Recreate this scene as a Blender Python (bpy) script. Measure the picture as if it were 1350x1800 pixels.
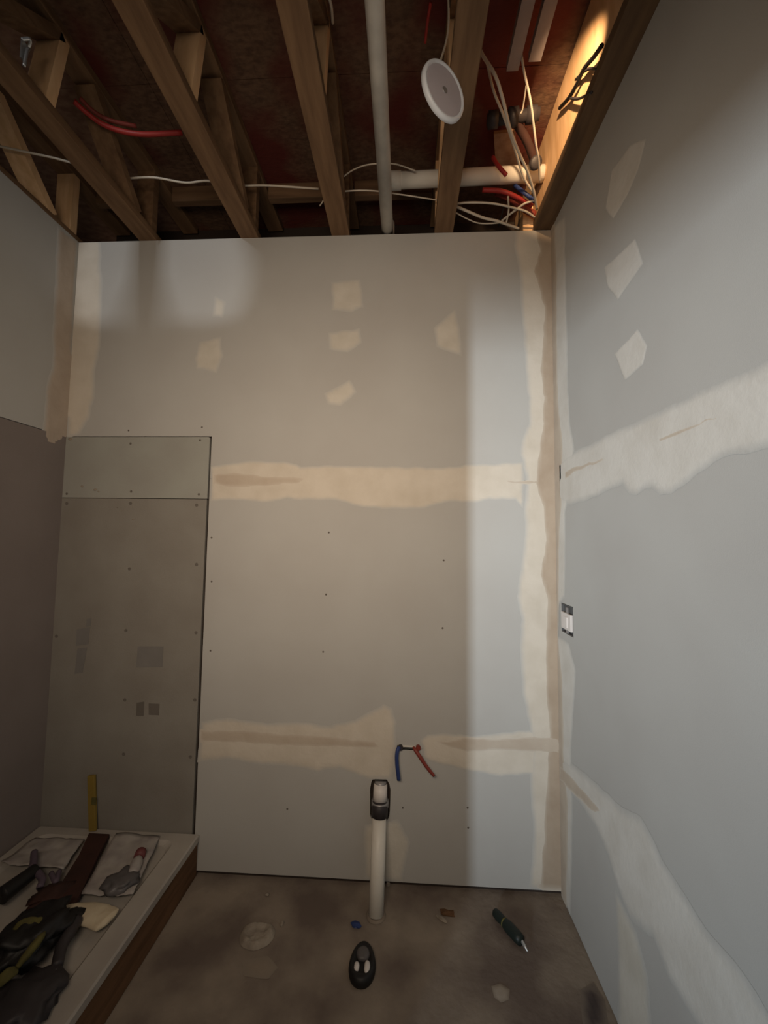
import bpy, bmesh, math, random
import numpy as np
from mathutils import Vector, Matrix, noise
from mathutils.geometry import delaunay_2d_cdt
random.seed(7)
for o in list(bpy.data.objects): bpy.data.objects.remove(o)
SC = bpy.context.scene; COL = SC.collection

# ------------------------------------------------------------------ camera
F = 700.46
CAM = Vector((1.6836, -1.8672, 1.5321)); YAW, PIT, ROL = 0.05179, 0.06686, 0.01291
H = 3.03; W = 2.377
def basis():
    f = Vector((-math.sin(YAW)*math.cos(PIT), math.cos(YAW)*math.cos(PIT), math.sin(PIT)))
    ri = Vector((math.cos(YAW), math.sin(YAW), 0)); up = ri.cross(f)
    return ri*math.cos(ROL)+up*math.sin(ROL), -ri*math.sin(ROL)+up*math.cos(ROL), f
R_, U_, F_ = basis()
cd = bpy.data.cameras.new('camera'); cam = bpy.data.objects.new('camera', cd); COL.objects.link(cam)
cd.sensor_fit = 'HORIZONTAL'; cd.sensor_width = 36; cd.lens = 36*F/1350; cd.clip_start = 0.01
cam.matrix_world = Matrix.Translation(CAM) @ Matrix((R_, U_, -F_)).transposed().to_4x4()
SC.camera = cam
def at(u, v, ax, val):
    """point of the plane axis=val that the photograph shows at pixel (u, v)"""
    d = F_ + R_*((u-675)/F) - U_*((v-900)/F)
    return CAM + d*((val-CAM[ax])/d[ax])

# ------------------------------------------------------------------ light
w = bpy.data.worlds.new('world'); SC.world = w; w.use_nodes = True
bg = w.node_tree.nodes['Background']; bg.inputs[0].default_value = (1.0, 0.87, 0.72, 1); bg.inputs[1].default_value = 0.10
SC.view_settings.view_transform = 'Standard'; SC.view_settings.look = 'None'
SC.view_settings.exposure = 0.0; SC.view_settings.gamma = 1; SC.view_settings.use_curve_mapping = False
def lamp(name, kind, loc, energy, col, size=0.1, aim=None, sy=None, **k):
    l = bpy.data.lights.new(name, kind); o = bpy.data.objects.new(name, l); COL.objects.link(o)
    o.location = loc; l.energy = energy; l.color = col
    if kind == 'AREA':
        l.size = size
        if sy: l.shape = 'RECTANGLE'; l.size_y = sy
    else: l.shadow_soft_size = size
    for a, b in k.items(): setattr(l, a, b)
    if aim: o.rotation_euler = (Vector(aim)-Vector(loc)).to_track_quat('-Z', 'Y').to_euler()
    return o
lamp('hall_daylight', 'AREA', (-1.08, -5.5, 1.35), 15.8, (0.79, 0.91, 1.0), 0.06, (2.3, -0.5, 1.58), 0.6, spread=math.radians(43))
lamp('bounce_fill', 'AREA', (1.32, -2.15, 2.05), 13.0, (1.0, 0.80, 0.61), 0.9, (1.36, 0, 1.72), 0.6, spread=math.radians(108))  # unseen warm fill standing in for bounced room light
lamp('high_spot_beyond', 'SPOT', (0.36, -4.2, 3.35), 230, (0.93, 0.97, 1.0), 0.07, (0.43, 0, 2.86), spot_size=math.radians(13.6), spot_blend=0.25)  # unseen cool spot added for the bright patches high on the back wall
lamp('work_lamp', 'SPOT', (2.13, -0.90, 3.12), 62, (1.0, 0.64, 0.34), 0.010, (2.33, -0.27, 3.25), spot_size=math.radians(43), spot_blend=0.9)

# ------------------------------------------------------------------ materials
def mat(name, col, rough=0.8, col2=None, scale=8, detail=4, bump=0.0, bscale=60, metal=0, stretch=None, spec=0.3, lo=0.35, hi=0.65, trans=0):
    m = bpy.data.materials.new(name); m.use_nodes = True; nt = m.node_tree; b = nt.nodes['Principled BSDF']
    b.inputs['Base Color'].default_value = (*col, 1); b.inputs['Roughness'].default_value = rough
    b.inputs['Metallic'].default_value = metal; b.inputs['Specular IOR Level'].default_value = spec
    if trans: b.inputs['Transmission Weight'].default_value = trans
    tc = nt.nodes.new('ShaderNodeTexCoord'); mp = nt.nodes.new('ShaderNodeMapping')
    nt.links.new(tc.outputs['Object'], mp.inputs[0])
    if stretch: mp.inputs['Scale'].default_value = stretch
    n = nt.nodes.new('ShaderNodeTexNoise'); n.inputs['Scale'].default_value = scale; n.inputs['Detail'].default_value = detail
    nt.links.new(mp.outputs[0], n.inputs['Vector'])
    cr = nt.nodes.new('ShaderNodeValToRGB'); cr.color_ramp.elements[0].position = lo; cr.color_ramp.elements[1].position = hi
    c2 = col2 or tuple(c*0.9 for c in col)
    cr.color_ramp.elements[0].color = (*c2, 1); cr.color_ramp.elements[1].color = (*col, 1)
    nt.links.new(n.outputs['Fac'], cr.inputs[0]); nt.links.new(cr.outputs[0], b.inputs['Base Color'])
    if bump:
        n2 = nt.nodes.new('ShaderNodeTexNoise'); n2.inputs['Scale'].default_value = bscale; n2.inputs['Detail'].default_value = 3
        nt.links.new(mp.outputs[0], n2.inputs['Vector'])
        bp = nt.nodes.new('ShaderNodeBump'); bp.inputs['Strength'].default_value = bump; bp.inputs['Distance'].default_value = 0.01
        nt.links.new(n2.outputs['Fac'], bp.inputs['Height']); nt.links.new(bp.outputs[0], b.inputs['Normal'])
    m['ramp'] = cr.name
    return m
GREY = (0.43, 0.425, 0.405)
M = {}
M['drywall'] = mat('drywall_paper', GREY, 0.85, (0.405, 0.395, 0.375), 2.5, 3, 0.05, 300)
M['board'] = mat('cement_board', (0.235, 0.222, 0.197), 0.85, (0.205, 0.188, 0.165), 4, 5, 0.08, 200)
M['boardtop'] = mat('moisture_board', (0.31, 0.315, 0.285), 0.85, (0.28, 0.275, 0.25), 4, 5, 0.05, 200)
M['boardleft'] = mat('brown_board', (0.22, 0.188, 0.175), 0.85, (0.195, 0.165, 0.152), 3, 5, 0.08, 200)
def mudmat(name, col, col2, base=GREY):
    m = mat(name, col, 0.8, col2, 9, 5, 0.10, 60, lo=0.3, hi=0.6); nt = m.node_tree
    at_ = nt.nodes.new('ShaderNodeAttribute'); at_.attribute_name = 'feather'
    mx = nt.nodes.new('ShaderNodeMix'); mx.data_type = 'RGBA'; mx.inputs[6].default_value = (*base, 1)
    nt.links.new(at_.outputs['Fac'], mx.inputs[0]); nt.links.new(nt.nodes[m['ramp']].outputs[0], mx.inputs[7])
    nt.links.new(mx.outputs[2], nt.nodes['Principled BSDF'].inputs['Base Color'])
    return m
M['mud'] = mudmat('joint_compound', (0.58, 0.53, 0.455), (0.52, 0.47, 0.395))
M['mudthin'] = mudmat('thin_joint_compound', (0.48, 0.415, 0.34), (0.43, 0.36, 0.29), (0.56, 0.51, 0.44))
M['mudbrown'] = mudmat('brown_joint_compound', (0.40, 0.325, 0.25), (0.35, 0.275, 0.205), (0.54, 0.49, 0.42))  # browner compound over the corner tape
M['mudthinl'] = mudmat('thin_compound_left', (0.46, 0.385, 0.315), (0.40, 0.33, 0.265))
M['mudpatch'] = mudmat('spot_compound', (0.56, 0.53, 0.47), (0.49, 0.46, 0.40))
M['mudright'] = mudmat('joint_compound_pale', (0.58, 0.56, 0.52), (0.52, 0.495, 0.45))
M['wood'] = mat('spruce', (0.20, 0.118, 0.062), 0.8, (0.125, 0.07, 0.036), 5, 6, 0.1, 40, stretch=(6, 0.7, 6))
M['woodx'] = mat('spruce_cross', (0.20, 0.12, 0.065), 0.8, (0.13, 0.075, 0.042), 5, 6, 0.1, 40, stretch=(0.7, 6, 6))
M['litweb'] = mat('lit_spruce', (0.74, 0.50, 0.29), 0.75, (0.60, 0.38, 0.20), 6, 5, 0.05, 40, stretch=(5, 5, 1))  # copy of the spruce with a lit look put into its paler colour
M['platewood'] = mat('dark_plate_wood', (0.16, 0.098, 0.052), 0.8, (0.10, 0.06, 0.034), 5, 6, 0.1, 40, stretch=(6, 0.7, 6))
M['stud'] = mat('dark_stud', (0.035, 0.025, 0.02), 0.9)
M['curb'] = mat('curb_wood', (0.15, 0.075, 0.035), 0.8, (0.09, 0.045, 0.02), 5, 6, 0.1, 40, stretch=(6, 0.7, 6))
M['concrete'] = mat('concrete', (0.25, 0.208, 0.165), 0.8, (0.125, 0.096, 0.08), 3.6, 10, 0.3, 35, lo=0.38, hi=0.64)
M['pvc'] = mat('white_pvc', (0.72, 0.70, 0.64), 0.4, (0.64, 0.61, 0.55), 5)
M['greypvc'] = mat('grey_white_pvc', (0.74, 0.70, 0.63), 0.5, (0.42, 0.40, 0.37), 5)
M['acrylic'] = mat('white_acrylic', (0.40, 0.37, 0.33), 0.5, (0.31, 0.28, 0.25), 4, 6)
M['cable'] = mat('white_cable_jacket', (0.60, 0.54, 0.45), 0.5)
M['red'] = mat('red_tube', (0.34, 0.03, 0.026), 0.45); M['darkred'] = mat('dark_red_tube', (0.20, 0.035, 0.025), 0.5)
M['blue'] = mat('blue_tube', (0.025, 0.045, 0.15), 0.5)
M['black'] = mat('black_rubber', (0.012, 0.011, 0.011), 0.5)
M['boxgrey'] = mat('box_plastic', (0.10, 0.10, 0.10), 0.6)
M['dark'] = mat('dark_plastic', (0.035, 0.03, 0.032), 0.5)
M['grey'] = mat('grey_metal', (0.30, 0.29, 0.29), 0.45, metal=0.4)
M['steel'] = mat('galvanised', (0.55, 0.56, 0.56), 0.35, metal=0.8)
M['track'] = mat('grey_track', (0.26, 0.22, 0.21), 0.5, (0.2, 0.165, 0.16))
M['yellow'] = mat('yellow_paint', (0.24, 0.165, 0.035), 0.5)
M['olive'] = mat('olive_cloth', (0.12, 0.105, 0.03), 0.9, (0.07, 0.06, 0.02), 20)
M['beige'] = mat('beige_cloth', (0.58, 0.50, 0.36), 0.9, (0.48, 0.40, 0.28), 20)
M['maroon'] = mat('red_brown_board', (0.05, 0.02, 0.015), 0.8, (0.028, 0.013, 0.01), 8)
M['purple'] = mat('dull_purple', (0.10, 0.075, 0.10), 0.6)
M['green'] = mat('dark_green_rubber', (0.012, 0.018, 0.015), 0.45)
M['led'] = mat('opal_disc', (0.46, 0.43, 0.47), 0.4); M['ledrim'] = mat('disc_rim', (0.70, 0.74, 0.80), 0.35)
M['film'] = mat('cloudy_film', (0.40, 0.37, 0.34), 0.4, (0.28, 0.25, 0.24), 14)
M['greyfilm'] = mat('grey_film', (0.12, 0.11, 0.11), 0.4, (0.07, 0.065, 0.065), 12)
M['plaster'] = mat('plaster_crumb', (0.30, 0.26, 0.21), 0.9, (0.22, 0.185, 0.15), 25, bump=0.5)
M['ink'] = mat('faded_ink', (0.135, 0.12, 0.105), 0.9); M['ink2'] = mat('faint_ink', (0.185, 0.175, 0.165), 0.9)
M['white'] = mat('switch_white', (0.66, 0.62, 0.59), 0.4)
M['redcap'] = mat('red_cap', (0.14, 0.04, 0.04), 0.5)
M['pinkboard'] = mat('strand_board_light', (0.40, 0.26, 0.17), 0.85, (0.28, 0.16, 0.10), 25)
M['pinklit'] = mat('strand_board_lit_pink', (0.30, 0.18, 0.125), 0.85, (0.20, 0.11, 0.075), 25, stretch=(1, 1.7, 1))  # paler strand board, its pinkish lit look put into the colour
# strand board of the subfloor with dull red stain
def osb():
    m = mat('strand_board', (0.155, 0.09, 0.055), 0.85, (0.09, 0.05, 0.032), 38, 6, 0.3, 40, stretch=(1, 1.7, 1)); nt = m.node_tree
    tc = nt.nodes.new('ShaderNodeTexCoord'); n = nt.nodes.new('ShaderNodeTexNoise'); n.inputs['Scale'].default_value = 2.6; n.inputs['Detail'].default_value = 2
    nt.links.new(tc.outputs['Object'], n.inputs['Vector'])
    cr = nt.nodes.new('ShaderNodeValToRGB'); cr.color_ramp.elements[0].position = 0.46; cr.color_ramp.elements[1].position = 0.60
    nt.links.new(n.outputs['Fac'], cr.inputs[0])
    mx = nt.nodes.new('ShaderNodeMix'); mx.data_type = 'RGBA'; mx.inputs[7].default_value = (0.10, 0.020, 0.015, 1)
    nt.links.new(cr.outputs[0], mx.inputs[0]); nt.links.new(nt.nodes[m['ramp']].outputs[0], mx.inputs[6])
    nt.links.new(mx.outputs[2], nt.nodes['Principled BSDF'].inputs['Base Color'])
    return m
M['osb'] = osb()

# ------------------------------------------------------------------ helpers
def bm_new(): return bmesh.new()
def obj(name, bm, m, parent=None, smooth=False, bevel=0, kind=None, origin=None):
    me = bpy.data.meshes.new(name); bm.normal_update()
    o = bpy.data.objects.new(name, me)
    off = Vector((0, 0, 0))
    if parent is None and origin is not None: off = Vector(origin); o.location = off
    if parent is not None:
        q = parent
        while q is not None: off = off + Vector(q.location); q = q.parent
    bmesh.ops.translate(bm, verts=bm.verts, vec=-off)
    bm.to_mesh(me); bm.free()
    for x in (m if isinstance(m, list) else [m]): me.materials.append(x)
    if smooth:
        for p in me.polygons: p.use_smooth = True
    COL.objects.link(o)
    if parent is not None: o.parent = parent
    if bevel:
        b = o.modifiers.new('bevel', 'BEVEL'); b.width = bevel; b.segments = 2; b.limit_method = 'ANGLE'
    if kind: o['kind'] = kind
    return o
def tag(o, label, cat, group=None, kind=None):
    o['label'] = label; o['category'] = cat
    if group: o['group'] = group
    if kind: o['kind'] = kind
    return o
def thing(name, loc, label=None, cat=None, group=None, kind=None):
    o = bpy.data.objects.new(name, None); COL.objects.link(o); o.location = loc; o.empty_display_size = 0.05
    if label: tag(o, label, cat, group)
    if kind: o['kind'] = kind
    return o
def box(bm, x0, x1, y0, y1, z0, z1, mtx=None):
    r = bmesh.ops.create_cube(bm, size=1)['verts']
    for v in r:
        v.co = Vector(((x0+x1)/2+v.co.x*(x1-x0), (y0+y1)/2+v.co.y*(y1-y0), (z0+z1)/2+v.co.z*(z1-z0)))
        if mtx: v.co = mtx @ v.co
    return r
def boxo(name, d, m, parent=None, bevel=0, **k):
    bm = bm_new(); box(bm, *d); return obj(name, bm, m, parent, bevel=bevel, **k)
def beam(bm, a, b, wid, thk, upv=(0, 0, 1)):
    a = Vector(a); b = Vector(b); d = (b-a); L = d.length; d.normalize()
    s = d.cross(Vector(upv)); s.normalize(); u = s.cross(d)
    c = (a+b)/2; r = bmesh.ops.create_cube(bm, size=1)['verts']
    for v in r: v.co = c + d*(v.co.x*L) + s*(v.co.y*wid) + u*(v.co.z*thk)
def smoothpts(pts, n=8):
    P = [Vector(p) for p in pts]
    if len(P) < 3: return P
    P = [2*P[0]-P[1]] + P + [2*P[-1]-P[-2]]; out = []
    for i in range(1, len(P)-2):
        for k in range(n):
            t = k/n; a, b, c, d = P[i-1:i+3]
            out.append(0.5*((2*b)+(c-a)*t+(2*a-5*b+4*c-d)*t*t+(3*b-a-3*c+d)*t**3))
    out.append(P[-2]); return out
def tube(bm, pts, r, seg=10, smooth=True, flat=1.0, cap=True):
    P = smoothpts(pts) if smooth else [Vector(p) for p in pts]
    rings = []; n = len(P); prev = None
    for i, p in enumerate(P):
        t = (P[min(i+1, n-1)]-P[max(i-1, 0)]).normalized()
        if prev is None: prev = t.orthogonal().normalized()
        u = (prev - t*prev.dot(t)).normalized(); prev = u; v = t.cross(u)
        rr = r(i/(n-1)) if callable(r) else r
        rings.append([bm.verts.new(p+u*math.cos(a)*rr+v*math.sin(a)*rr*flat) for a in [2*math.pi*k/seg for k in range(seg)]])
    for a, b in zip(rings, rings[1:]):
        for k in range(seg): bm.faces.new((a[k], a[(k+1) % seg], b[(k+1) % seg], b[k]))
    if cap: bm.faces.new(rings[0][::-1]); bm.faces.new(rings[-1])
def tubeo(name, pts, r, m, parent=None, **k):
    bm = bm_new(); tube(bm, pts, r, **k); return obj(name, bm, m, parent, smooth=True, origin=pts[0] if parent is None else None)
def lathe(bm, prof, base, axis, seg=24):
    """prof: list of (radius, height) along axis"""
    ax = Vector(axis).normalized(); u = ax.orthogonal().normalized(); v = ax.cross(u); base = Vector(base); rings = []
    for r, h in prof:
        if r < 1e-6: rings.append([bm.verts.new(base+ax*h)])
        else: rings.append([bm.verts.new(base+ax*h+(u*math.cos(a)+v*math.sin(a))*r) for a in [2*math.pi*k/seg for k in range(seg)]])
    for a, b in zip(rings, rings[1:]):
        for k in range(seg):
            f = [a[k % len(a)], a[(k+1) % len(a)], b[(k+1) % len(b)], b[k % len(b)]]
            q = []
            for x in f:
                if x not in q: q.append(x)
            if len(q) > 2: bm.faces.new(q)
def prism(bm, outer, holes, frame, d0, d1):
    """polygon with holes, extruded. frame(a, b, depth) -> world point"""
    es = []
    for loop in [outer]+holes:
        vs = [bm.verts.new((p[0], p[1], 0)) for p in loop]
        for i in range(len(vs)): es.append(bm.edges.new((vs[i], vs[(i+1) % len(vs)])))
    fs = [g for g in bmesh.ops.triangle_fill(bm, edges=es, use_beauty=True)['geom'] if isinstance(g, bmesh.types.BMFace)]
    ex = bmesh.ops.extrude_face_region(bm, geom=fs)['geom']
    top = {g for g in ex if isinstance(g, bmesh.types.BMVert)}
    for v in bm.verts: v.co = frame(v.co.x, v.co.y, d1 if v in top else d0)
    bmesh.ops.recalc_face_normals(bm, faces=bm.faces)
fr_back = lambda a, b, d: Vector((a, -d, b))        # wall planes: depth d comes out into the room
fr_right = lambda a, b, d: Vector((W-d, a, b))
fr_left = lambda a, b, d: Vector((d, a, b))
fr_floor = lambda a, b, d: Vector((a, b, d))
def blob(bm, c, s, rough=0.25, sub=3, seed=0, flatz=None, rot=0, freq=1.6):
    r = bmesh.ops.create_icosphere(bm, subdivisions=sub, radius=1)['verts']; cz, sz = math.cos(rot), math.sin(rot)
    for v in r:
        n = noise.noise(v.co*freq+Vector((seed*7.1, 0, 0)))+0.5*noise.noise(v.co*freq*2.3+Vector((0, seed*3.3, 0)))
        p = v.co*(1+rough*n); x, y = p.x*s[0], p.y*s[1]
        v.co = Vector((c[0]+x*cz-y*sz, c[1]+x*sz+y*cz, c[2]+p.z*s[2]))
        if flatz is not None and v.co.z < flatz: v.co.z = flatz

# compound patches: outline drawn in photograph pixels on the wall they lie on
def mud(name, px, plane, m, parent, thick=0.0015, feather=0.016, jag=0.004, base=0.0, step=0.025, label=None):
    ax, val, ia, ib, frame = {'back': (1, 0.0, 0, 2, fr_back), 'right': (0, W, 1, 2, fr_right), 'left': (0, 0.0, 1, 2, fr_left), 'floor': (2, 0.0, 0, 1, fr_floor)}[plane]
    P = []
    for u, v in px:
        p = at(u, v, ax, val); P.append((p[ia], p[ib]))
    P = [Vector(p) for p in P]; Q = []
    for i in range(len(P)):
        a, b = P[i], P[(i+1) % len(P)]; n = max(1, int((b-a).length/step))
        for k in range(n):
            p = a.lerp(b, k/n); w_ = 0 if k == 0 and False else 1
            Q.append(p + Vector((noise.noise(Vector((p.x*22, p.y*22, 1.3))), noise.noise(Vector((p.x*22, p.y*22, 9.7)))))*jag*1.6*w_)
    if plane in ('right',): lim = lambda p: Vector((min(p.x, -0.0005), max(p.y, 0.002)))
    elif plane == 'left': lim = lambda p: Vector((min(p.x, -0.0005), p.y))
    elif plane == 'back': lim = lambda p: Vector((min(max(p.x, 0.0005), W-0.0005), min(max(p.y, 0.021), H-0.003)))
    else: lim = lambda p: p
    Q = [lim(p) for p in Q]
    # drop repeats, then fill with a fine triangulation whose height eases off towards the edge
    R = []
    for p in Q:
        if not R or (p-R[-1]).length > 0.004: R.append(p)
    while len(R) > 3 and (R[0]-R[-1]).length < 0.004: R.pop()
    Q = R; n = len(Q); qa = np.array([(p.x, p.y) for p in Q]); qb = np.roll(qa, -1, 0)
    if plane == 'back': onlim = lambda p: (p[:, 0] < 0.001) | (p[:, 0] > W-0.001) | (p[:, 1] > H-0.004)
    elif plane in ('right', 'left'): onlim = lambda p: p[:, 0] > -0.001
    else: onlim = lambda p: p[:, 0] > 1e9
    free = ~(onlim(qa) & onlim(qb)); sa, sb_ = qa[free], qb[free]
    def dist(pt, A=sa, B=sb_):
        d = B-A; t = np.clip(((pt-A)*d).sum(1)/np.maximum((d*d).sum(1), 1e-12), 0, 1); return np.sqrt((((A+d*t[:, None])-pt)**2).sum(1)).min()
    g = max(0.006, min(0.018, feather*0.6)); pts = [Vector(p) for p in qa]
    xs = np.arange(qa[:, 0].min(), qa[:, 0].max(), g); ys = np.arange(qa[:, 1].min(), qa[:, 1].max(), g)
    for x in xs:
        for y in ys:
            c = ((qa[:, 1] > y) != (qb[:, 1] > y)); 
            if not c.any(): continue
            A, B = qa[c], qb[c]
            if (x < (B[:, 0]-A[:, 0])*(y-A[:, 1])/(B[:, 1]-A[:, 1])+A[:, 0]).sum() % 2:
                if dist(np.array((x, y)), qa, qb) > g*0.4: pts.append(Vector((x, y)))
    vs, es, fs, *_ = delaunay_2d_cdt(pts, [(k, (k+1) % n) for k in range(n)], [list(range(n))], 2, 1e-6)
    bm = bm_new(); lay = bm.loops.layers.float_color.new('feather'); ft = []; vv = []
    for p in vs:
        d = dist(np.array((p.x, p.y))); t = min(1, d/feather); t = t*t*(3-2*t); ft.append(t)
        vv.append(bm.verts.new(frame(p.x, p.y, base+0.0001+thick*t)))
    for f in fs:
        if len(set(f)) > 2:
            fc = bm.faces.new([vv[k] for k in f])
            for l, k in zip(fc.loops, f): l[lay] = (ft[k],)*3+(1,)
    bmesh.ops.recalc_face_normals(bm, faces=bm.faces)
    for e in [e for e in bm.edges if e.is_boundary][:1]:
        pass
    nrm = frame(0, 0, 1)-frame(0, 0, 0); bm.normal_update()
    for fc in bm.faces:
        if fc.normal.dot(nrm) < 0: fc.normal_flip()
    o = obj(name, bm, m, parent, smooth=True)
    if label: o['label'] = label
    return o

# ================================================================== SETTING
def structure(name): return thing(name, (0, 0, 0), kind='structure')
# floor slab
bm = bm_new(); bmesh.ops.create_grid(bm, x_segments=60, y_segments=70, size=0.5)
for v in bm.verts:
    x, y = v.co.x*5+0.6, v.co.y*5.6-2.2
    v.co = Vector((x, y, 0.0015*noise.noise(Vector((x*5, y*5, 0)))))
r = bmesh.ops.extrude_face_region(bm, geom=list(bm.faces))
for g in r['geom']:
    if isinstance(g, bmesh.types.BMVert): g.co.z = -0.12
bmesh.ops.recalc_face_normals(bm, faces=bm.faces)
floor = obj('floor', bm, M['concrete'], kind='structure')

# back wall
DT = 0.0127
wb = boxo('wall_back', (-0.12, W+0.12, DT+0.001, DT+0.09, 0, H), M['stud'], kind='structure')
z1, z2 = H-1.22, H-2.44; xb = 0.745
def sheet(name, outer, frame, m, parent, holes=(), d0=-DT, d1=0.0):
    bm = bm_new(); prism(bm, outer, list(holes), frame, d0, d1); return obj(name, bm, m, parent)
zt = 2.018
sheet('drywall_panel', [(0, zt), (0.742, zt), (0.742, z1+0.001), (W, z1+0.001), (W, H), (0, H)], fr_back, M['drywall'], wb)
sheet('drywall_panel', [(0.742, z2+0.001), (W, z2+0.001), (W, z1), (0.742, z1)], fr_back, M['drywall'], wb)
hc = at(668, 1406, 1, 0); hx, hz = hc.x, hc.z
def ov(cx, cz, rx, rz, n=20, p=3.2, j=0.003):
    L = []
    for k in range(n):
        a = 2*math.pi*k/n; c, s = math.cos(a), math.sin(a)
        L.append((cx+rx*abs(c)**(2/p)*(1 if c > 0 else -1)+random.uniform(-j, j), cz+rz*abs(s)**(2/p)*(1 if s > 0 else -1)+random.uniform(-j, j)))
    return L
sx0, sx1 = at(698, 1312, 1, 0).x, at(738, 1312, 1, 0).x; sz = at(715, 1313, 1, 0).z
hole = ov(hx, hz, 0.047, 0.098)
sheet('drywall_panel', [(0.742, 0.020), (W, 0.020), (W, z2), (0.742, z2)], fr_back, M['drywall'], wb, [hole, [(sx0, sz-0.012), (sx1, sz-0.012), (sx1, sz+0.006), (sx0, sz+0.006)]])
zs = 1.712
p1 = sheet('backer_board', [(0.0, zs+0.0015), (0.733, zs+0.0015), (0.734, zt-0.008), (0.728, zt-0.003), (0, zt-0.003)], fr_back, M['boardtop'], wb, d1=0.002)
p1['label'] = 'short grey green board at the top of the shower wall'
p2 = sheet('backer_board', [(0.0, 0.10), (0.729, 0.10), (0.732, zs-0.0015), (0.0, zs-0.0015)], fr_back, M['board'], wb, d1=0.002)
p2['label'] = 'tall grey brown board behind the shower base'
def screws(parent, pts, plane, m=M['ink'], r=0.006, d=0.0025):
    bm = bm_new()
    for u, v in pts:
        p = at(u, v, 1 if plane == 'back' else 0, 0.0)
        lathe(bm, [(r, 0), (r, d-0.001), (r*0.7, d), (0.0001, d-0.001)], p, (0, -1, 0) if plane == 'back' else (1, 0, 0), 10)
    return obj('screw_heads', bm, m, parent, kind='stuff')
screws(p1, [(352, 774), (230, 780), (231, 864), (118, 868), (350, 869)], 'back', d=0.0035)
screws(p2, [(118, 885), (346, 888), (230, 885), (346, 992), (228, 1000), (345, 1112), (222, 1108), (100, 1118), (343, 1230), (220, 1230), (335, 1330), (218, 1325)], 'back', d=0.0035, r=0.008)
screws(wb, [(578, 936), (780, 985), (573, 1045), (778, 1104), (568, 1146), (372, 945), (372, 1022), (370, 1144), (708, 1420), (822, 1420), (505, 1422), (355, 751), (226, 757), (823, 1455)], 'back', r=0.0045, d=0.0012)
def quad(name, pxs, m, parent, d=0.0025, t=0.0006, label=None):
    L = [at(u, v, 1, 0) for u, v in pxs]
    bm = bm_new(); prism(bm, [(p.x, p.z) for p in L], [], fr_back, d-0.0005, d+t); o = obj(name, bm, m, parent)
    if label: o['label'] = label
for pts, m in [([(241, 1235), (254, 1233), (253, 1258), (240, 1258)], 'ink'), ([(262, 1236), (281, 1237), (280, 1257), (262, 1256)], 'ink'),
               ([(136, 1106), (159, 1102), (156, 1132), (134, 1135)], 'ink2'), ([(137, 1140), (154, 1138), (146, 1182), (132, 1184)], 'ink2'),
               ([(243, 1136), (288, 1136), (286, 1172), (240, 1173)], 'ink2'), ([(153, 1088), (161, 1087), (160, 1100), (152, 1102)], 'ink2')]:
    quad('printed_stamp', pts, M[m], p2)
# crumbs of compound stuck on the upper board
bm = bm_new()
for u, v, s in [(145, 855, .008), (168, 861, .010), (174, 864, .006), (207, 892, .004), (214, 898, .005), (235, 913, .006), (131, 991, .005), (124, 772, .012), (113, 776, .010)]:
    p = at(u, v, 1, 0); blob(bm, (p.x, -0.003, p.z), (s, 0.003, s*0.6), 0.5, 1, u)
obj('compound_crumbs', bm, M['plaster'], wb, kind='stuff')

A = [(371,819),(400,815),(440,810),(500,811),(522,816),(530,820),(600,818),(700,820),(780,822),(830,816),(880,814),(920,812),(920,893),(905,879),(860,878),(838,884),(820,884),(790,883),(745,893),(700,896),(650,893),(620,888),(590,880),(540,879),(505,877),(470,884),(430,880),(371,880)]
mud('joint_compound', A, 'back', M['mud'], wb)
mud('joint_tape', [(374,832),(405,828),(450,833),(520,838),(560,843),(520,852),(450,858),(400,858),(374,852)], 'back', M['mudthin'], wb, base=0.0012, thick=0.0008, feather=0.02)
mud('joint_tape', [(880,840),(905,846),(948,844),(972,845),(972,855),(940,852),(900,850)], 'back', M['mudthin'], wb, base=0.0012, thick=0.0008, feather=0.006)
B = [(904,402),(904,440),(912,480),(916,540),(921,600),(922,650),(928,700),(929,745),(916,775),(915,800),(925,850),(921,890),(922,940),(914,1000),(909,1050),(916,1090),(914,1160),(918,1220),(928,1270),(932,1320),(930,1380),(936,1430),(936,1500),(930,1560),(990,1590),(975,402)]
mud('joint_compound', B, 'back', M['mud'], wb, feather=0.022, base=0.0004)
B2 = [(936,402),(945,440),(934,480),(952,540),(950,600),(946,650),(951,700),(950,745),(944,790),(936,850),(950,890),(955,950),(943,1010),(958,1050),(957,1100),(954,1160),(956,1220),(962,1290),(954,1400),(950,1480),(944,1560),(990,1590),(975,402)]
mud('joint_tape', B2, 'back', M['mudbrown'], wb, base=0.0016, thick=0.0006, feather=0.026)
Cc = [(354,1268),(400,1262),(430,1266),(470,1272),(520,1268),(580,1275),(625,1264),(655,1248),(676,1238),(690,1244),(696,1270),(697,1312),(694,1350),(688,1371),(650,1371),(632,1366),(598,1352),(575,1352),(560,1358),(510,1348),(440,1342),(400,1334),(347,1340)]
mud('joint_compound', Cc, 'back', M['mud'], wb, feather=0.022)
mud('joint_tape', [(352,1283),(420,1281),(500,1288),(580,1293),(660,1300),(670,1318),(590,1315),(500,1312),(420,1307),(352,1306)], 'back', M['mudthin'], wb, base=0.0012, thick=0.0008, feather=0.018)
D = [(738,1302),(752,1290),(790,1288),(830,1294),(880,1288),(930,1282),(950,1290),(950,1368),(930,1362),(880,1366),(840,1358),(800,1350),(765,1342),(745,1332),(745,1315)]
mud('joint_compound', D, 'back', M['mud'], wb, feather=0.016)
mud('joint_tape', [(765,1303),(830,1296),(880,1299),(960,1294),(985,1296),(985,1326),(940,1322),(880,1318),(820,1322)], 'back', M['mudthin'], wb, base=0.0015, thick=0.0008, feather=0.010)
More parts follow.
